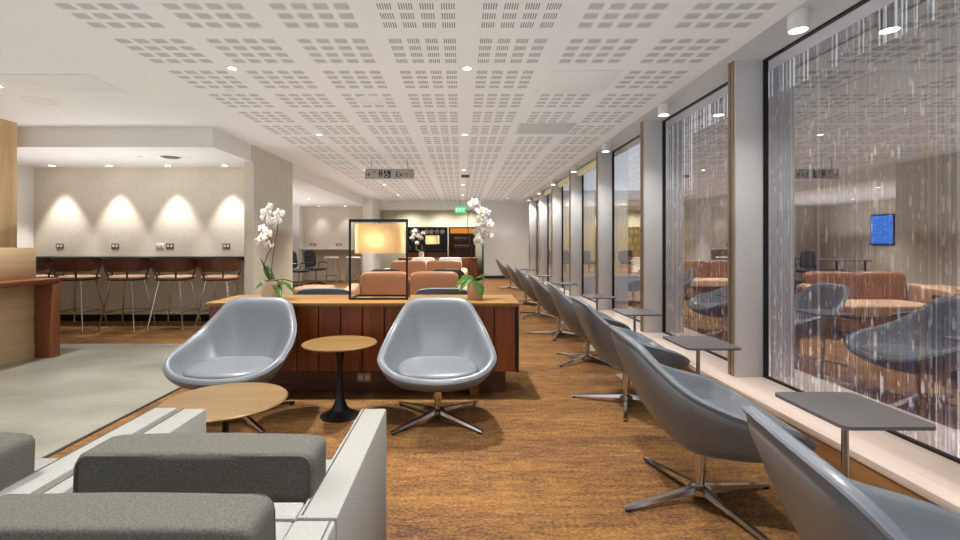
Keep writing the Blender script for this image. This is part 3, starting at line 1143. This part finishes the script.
box(xb - .05, xb, YN, YN + .35, 0, zt, bm=b)
obj('body', b, 'walnut', t)
for z in (.75, 1.02, 1.29, 1.54, zt):
    obj('shelf', box(xa + .05, xb - .05, YN + .01, YN + .35, z - .03, z), 'walnut_x', t)
obj('backlit_panel', box(xa + .06, xb - .06, YN + .33, YN + .349, 1.56, zt - .04), emit('amber_backlight', (230, 140, 50), .9), t)
for r_, z in enumerate((1.02, 1.29)):
    for k in range(8 if r_ == 0 else 7):
        b = lathe([(0, 0), (.02, 0), (.004, .01), (.004, .05), (.028, .08), (.024, .12), (0, .118)], 10)
        tag(obj('wine_glass', b, 'glass_ware', loc=(xa + .24 + k * .07, YN + .1, z)), ['wine glass on the lower shelf of the dark shelf unit', 'wine glass on the upper shelf of the dark shelf unit'][r_], 'glass', 'wine glasses on the shelf unit')

# ------------------------------------------------------------------ bar alcove: counter, stools, outlets
t = thing('bar_counter', 'long dark bar counter along the cream alcove wall', 'counter')
obj('counter_top', box(-6.59, -3.11, 7.02, 7.418, .955, .995, .004), 'dark_void', t)
obj('apron', box(-6.59, -3.11, 7.30, 7.418, .88, .955), 'dark_void', t)
obj('kick_board', box(-6.59, -3.11, 7.385, 7.418, 0, .10), 'black', t)


def bar_stool(label, loc, seat='peach'):
    t = thing('bar_stool', label, 'bar stool', loc)
    obj('seat', soft(0, .02, .72, .47, .44, .06, 3.0, 8), seat, t, 60)
    obj('seat_pan', soft(0, .02, .692, .44, .41, .035, 3.0, 8), 'stool_wood', t, 60)
    # curved wooden back wrapping the seat, toward the camera
    b = bmesh.new()
    rows = []
    K = 18
    for k in range(K + 1):
        a = -200 + 220 * k / K
        a = R(a)
        taper = min(1, min(k, K - k) / 4)
        h = .035 + .055 * taper
        rx, ry = .292, .25
        cxx, cyy = rx * math.cos(a), .02 + ry * math.sin(a)
        zc = .895 + .004 * taper
        for_ = []
        for z, ro in ((zc - h, 0), (zc + h, 1.05)):
            for th in (0, -.022):
                sc = (1.06 if ro else .98) + th / rx
                for_.append(b.verts.new((cxx * sc, .02 + (cyy - .02) * sc, z)))
        rows.append([for_[0], for_[1], for_[3], for_[2]])
    for r0, r1 in zip(rows, rows[1:]):
        for k in range(4):
            b.faces.new((r0[k], r0[(k + 1) % 4], r1[(k + 1) % 4], r1[k]))
    b.faces.new(rows[0])
    b.faces.new(rows[-1])
    obj('backrest', b, 'stool_wood', t, 50)
    for s in (-1, 1):
        obj('back_support', tube([(s * .275, .06, .87), (s * .225, .05, .71)], .012, 8), 'stool_wood', t)
        obj('back_support', tube([(s * .15, -.215, .83), (s * .12, -.17, .70)], .012, 8), 'stool_wood', t)
    for sx in (-1, 1):
        for sy in (-1, 1):
            obj('leg', tube([(sx * .14, .02 + sy * .13, .69), (sx * .245, .02 + sy * .235, 0)], .0105, 10), 'chrome', t)
    b = bmesh.new()
    z, r = .25, .0075
    q = .245 - .105 * z / .69
    q2 = .235 - .105 * z / .69
    for a, c in (((-q, -q2), (q, -q2)), ((q, -q2), (q, q2)), ((q, q2), (-q, q2)), ((-q, q2), (-q, -q2))):
        tube([(a[0], .02 + a[1], z), (c[0], .02 + c[1], z)], r, 8, b)
    obj('foot_rail', b, 'chrome', t)
    return t
SX = [at(p, 0, 6.7).x for p in (28, 76, 126, 173.5, 219.5)]
ST = ['dark walnut bar stool half hidden behind the host desk', 'dark walnut bar stool nearest the host desk, fully in view', 'dark walnut bar stool, middle of the row of five',
      'dark walnut bar stool, second from the taupe wall end', 'dark walnut bar stool beside the taupe wall end']
st = bar_stool(ST[0], (SX[0], 6.72, 0))
st['group'] = 'bar stools in the alcove'
for x, lab in zip(SX[1:], ST[1:]):
    dup(st, (x, 6.72, 0), 0, lab, 'bar stools in the alcove')


def outlet(x, y, z, label, mat, w=.06):
    t = thing('wall_outlet', label, 'outlet', (x, y, z), 0, 'outlets above the counters')
    obj('cover_plate', box(-w, w, -.008, 0, -.04, .04, .003), mat, t)
    b = bmesh.new()
    for sx in (-.026, .026):
        box(sx - .015, sx + .015, -.011, -.008, -.018, .018, bm=b)
    obj('socket', b, 'white_paint' if mat == 'socket' else 'vent', t)
for px, m_, lab in ((60, 'socket', 'grey wall outlet over the counter, leftmost'), (115.5, 'socket', 'grey wall outlet over the counter, second from left'), (160, 'socket_white', 'white wall outlet beside a grey one over the counter'),
                    (170, 'socket', 'grey wall outlet just right of the white one'), (226.5, 'socket', 'grey wall outlet over the counter, near the taupe wall end')):
    p = at(px, 246, 7.42)
    outlet(p.x, 7.42, p.z, lab, m_)

# host desk at the left
t = thing('host_desk', 'pale oak host desk with red walnut waterfall top', 'desk')
obj('front_panel', box(-5.1, -4.445, 2.3, 5.0, 0, .775, .003), 'pale_oak', t)
obj('counter_top', box(-4.95, -4.25, 2.3, 5.09, .776, .83, .003), 'red_wood_y', t)
obj('end_leg', box(-4.444, -4.25, 5.0, 5.09, 0, .775, .003), 'red_wood', t)
obj('upper_panel', box(-5.1, -4.47, 2.3, 5.05, .831, 1.15, .003), 'pale_oak', t)

# ------------------------------------------------------------------ side room: counter, stools, office chairs, table, screen
t = thing('work_counter', 'white work counter along the side room back wall', 'counter')
obj('counter_top', box(-5.04, -3.06, 14.95, 15.39, .99, 1.03, .003), 'white_paint', t)
obj('support', box(-5.04, -4.98, 15.0, 15.39, 0, .99), 'white_paint', t)
obj('support', box(-3.12, -3.06, 15.0, 15.39, 0, .99), 'white_paint', t)


def white_stool(label, loc):
    t = thing('counter_stool', label, 'bar stool', loc, 0, 'white-seated stools in the side room')
    obj('seat', soft(0, 0, .76, .42, .40, .06, 4, 6), 'white_uph', t, 60)
    for sx in (-1, 1):
        for sy in (-1, 1):
            obj('leg', tube([(sx * .13, sy * .12, .74), (sx * .22, sy * .2, 0)], .012, 8), 'chrome', t)
    obj('foot_rail', tube([(.19, .175, .22), (-.19, .175, .22), (-.19, -.175, .22), (.19, -.175, .22)], .008, 8, closed=True), 'chrome', t)
    return t
s0 = white_stool('white-seated counter stool in the side room, left one', (at(331.5, 0, 14.5).x, 14.5, 0))
dup(s0, (at(353, 0, 14.5).x, 14.5, 0), 0, 'white-seated counter stool in the side room, behind the lamp')


def office_chair(label, loc, rz):
    t = thing('office_chair', label, 'office chair', loc, rz, 'black office chairs in the side room')
    obj('seat', soft(0, 0, .47, .48, .46, .08, 4, 6), 'black_mesh', t, 60)
    obj('backrest', soft(0, .25, .76, .44, .05, .46, 5, 8, fn=lambda p: Vector((p.x, p.y - 1.5 * p.x * p.x + 1.2 * p.z, p.z))), 'black_mesh', t, 60)
    obj('back_support', tube([(0, .2, .44), (0, .27, .50), (0, .27, .72)], .02), 'black', t)
    for s in (-1, 1):
        obj('armrest', tube([(s * .25, .15, .45), (s * .27, .12, .66), (s * .27, -.12, .66), (s * .25, -.14, .62)], .016), 'black', t)
    obj('column', tube([(0, 0, .08), (0, 0, .44)], .024), 'steel', t)
    for k in range(5):
        a = 2 * PI * k / 5
        lg = obj('leg', tube([(0, 0, .10), (.29 * math.cos(a), .29 * math.sin(a), .065)], [.024, .015]), 'black', t)
        w = soft(.29 * math.cos(a), .29 * math.sin(a), .03, .05, .05, .06, 2.5, 3)
        obj('caster', w, 'black', lg)
    return t
o0 = office_chair('black mesh office chair in the side room, right one', (at(316, 0, 13.4).x, 13.4, 0), R(65))
dup(o0, (at(299, 0, 12.6).x, 12.6, 0), R(75), 'black mesh office chair in the side room, at the taupe wall end')
t = thing('meeting_table', 'dark grey meeting table beside the black office chairs', 'table', (-5.5, 13.6, 0))
obj('table_top', box(-.6, .35, -1.0, .8, .715, .745, .004), 'grey_top', t)
for sx in (-.5, .25):
    for sy in (-.9, .7):
        obj('leg', tube([(sx, sy, 0), (sx, sy, .72)], .025), 'black', t)
t = thing('wall_screen', 'bright blue wall screen in the side room, mirrored in the window', 'screen', (-6.7, 12.95, 1.15))
obj('bezel', box(0, .04, -.36, .36, 0, .82, .004), 'black', t)
sm = NT('blue_screen')
nz = sm.noise(sm.coord((1, 3, 14)), 2.0, 2)
col = sm.ramp(nz, [(.4, lin((36, 96, 200))), (.62, lin((60, 140, 235)))])
sm.base((0, 0, 0, 1))
sm.l(col, sm.b.inputs['Emission Color'])
sm.b.inputs['Emission Strength'].default_value = 1.6
obj('display', box(.04, .043, -.335, .335, .03, .79), sm.m, t)
for px, lab in ((313, 'small grey outlet above the white counter, left one'), (339, 'small grey outlet above the white counter, right one')):
    p = at(px, 244.5, 15.4)
    outlet(p.x, 15.4, p.z, lab, 'socket', .1)

# ------------------------------------------------------------------ beyond the glass
# metal string curtains hung outside the first bays
def strings(name, label, y0, y1, x, pitch, zlow, zhigh, w=.0058):
    b = bmesh.new()
    y = y0
    while y < y1:
        yy = y + random.uniform(-.4, .4) * pitch
        xx = x + random.uniform(-.06, .06)
        z0, z1 = zlow(yy), zhigh
        ww = w * random.uniform(.6, 1.3)
        ang = random.uniform(-.7, .7)
        dx, dy = ww * math.sin(ang), ww * math.cos(ang)
        tk = Vector((.0012, 0, 0))
        a0, a1 = Vector((xx - dx, yy - dy, 0)), Vector((xx + dx, yy + dy, 0))
        q = []
        for z in (z0, z1):
            q += [b.verts.new((p.x, p.y, z)) for p in (a0 - tk, a1 - tk, a1 + tk, a0 + tk)]
        for k in range(4):
            k2 = (k + 1) % 4
            b.faces.new((q[k], q[k2], q[4 + k2], q[4 + k]))
        b.faces.new(q[:4])
        b.faces.new(q[4:])
        y += pitch
    return tag(obj(name, b, 'strings', smooth=0), label, 'curtain', kind='stuff')
strings('string_curtain', 'shimmering purple and silver string curtain outside the nearest window', .2, 4.25, 2.62, .0105, lambda y: -.4, 3.0)
strings('string_curtain', 'string curtain outside the second window from the camera', 4.45, 6.6, 2.62, .016, lambda y: -.4, 3.0)
strings('string_curtain', 'deeper string curtain hanging in the atrium behind the first', .6, 5.2, 3.3, .022, lambda y: -.4, 3.2, .006)

struct('exterior_wall', box(7.0, 7.2, -8, 14.5, -1, 4.5), 'louvre', label='dark louvred wall across the atrium')
struct('exterior_floor', box(XG + .12, 30, -8, 40, -1.1, -1.0), 'ext_floor')
t = thing('walkway_slab', 'pale floor slab of the lounge across the atrium', 'slab')
t['kind'] = 'structure'
obj('slab', box(2.9, 14, 17.4, 24, -.9, 0), 'ext_slab', t)
obj('floor_finish', box(2.95, 14, 17.6, 24, 0, .01), 'ext_floor', t)
struct('exterior_ceiling', box(2.9, 14, 19.2, 24, 2.9, 3.3), 'ext_slab', label='ceiling slab of the lounge across the atrium')
b = bmesh.new()
K = 420
prev = None
for k in range(K + 1):
    x = 3.2 + 10.0 * k / K
    y = 22.6 + .06 * math.sin(k * 1.3) + .02 * math.sin(k * .37)
    cur = (b.verts.new((x, y, .02)), b.verts.new((x, y, 2.89)))
    if prev:
        b.faces.new((prev[0], cur[0], cur[1], prev[1]))
    prev = cur
bmesh.ops.solidify(b, geom=b.faces[:], thickness=.01)
tag(obj('pleated_curtain', b, 'pleats'), 'glowing cream pleated curtain across the atrium', 'curtain')
for k in range(4):
    area((4.2 + 2.4 * k, 21.6, 2.85), (R(-25), 0, 0), 1.8, .3, 130, (1, .9, .68))
def far_chair(label, x, y, rz):
    t = thing('far_armchair', label, 'armchair', (x, y, .01), rz, 'armchairs across the atrium')
    obj('seat', soft(0, 0, .40, .62, .6, .16, 6, 6), 'dark_leather', t, 60)
    obj('backrest', soft(0, .28, .66, .66, .14, .46, 6, 6), 'dark_leather', t, 60)
    for sx in (-1, 1):
        for sy in (-1, 1):
            obj('leg', tube([(sx * .25, sy * .24, 0), (sx * .25, sy * .24, .34)], .015), 'black', t)
    return t
f0 = far_chair('dark armchair across the atrium, nearest of the row', 6.9, 19.6, R(20))
for k, (x, y, a) in enumerate(((6.0, 20.2, 200), (5.2, 19.5, 30), (4.5, 20.3, 170), (3.9, 19.6, 20))):
    dup(f0, (x, y, .01), R(a), 'dark armchair across the atrium, %s of the row' % ORD[k + 1], 'armchairs across the atrium')

area((2.44, 2.3, -.35), (PI, R(28), 0), .12, 4.4, 130, (.95, .95, 1))  # unseen strip lamps added below, brightening the lower strings
area((2.44, 5.6, -.35), (PI, R(28), 0), .12, 2.2, 18, (.95, .95, 1))
# ------------------------------------------------------------------ unseen fill lamps added, facing up to brighten the ceiling
area((-.5, 6.6, 1.35), (PI, 0, 0), 4.8, 19, 125, (.74, .92, 1))
area((-5.0, 2.5, 1.35), (PI, 0, 0), 3.5, 6.0, 30, (.74, .92, 1))
area((-4.7, 6.3, 1.35), (PI, 0, 0), 2.8, .8, 20, (.95, .97, 1))
area((-5.0, 11.8, 1.35), (PI, 0, 0), 3.0, 5.5, 60, (.95, .97, 1))

w = bpy.data.worlds.new('World')
SC.world = w
w.use_nodes = True
bg = w.node_tree.nodes['Background']
bg.inputs['Color'].default_value = (.78, .83, .95, 1)
bg.inputs['Strength'].default_value = 1.2

# ------------------------------------------------------------------ camera and look
cam = bpy.data.cameras.new('camera')
cam.sensor_width = 36
cam.sensor_fit = 'HORIZONTAL'
cam.lens = 36 * F / 960
cam.shift_x = (480 - VX) / 960
cam.shift_y = (VY - 270) / 960
cam.clip_start = .02
co = link(bpy.data.objects.new('camera', cam))
co.location = (0, 0, H)
co.rotation_euler = (PI / 2, 0, 0)
SC.camera = co
vs = SC.view_settings
vs.view_transform = 'Standard'
vs.look = 'None'
vs.gamma = 1
vs.exposure = 0.0
vs.use_curve_mapping = False
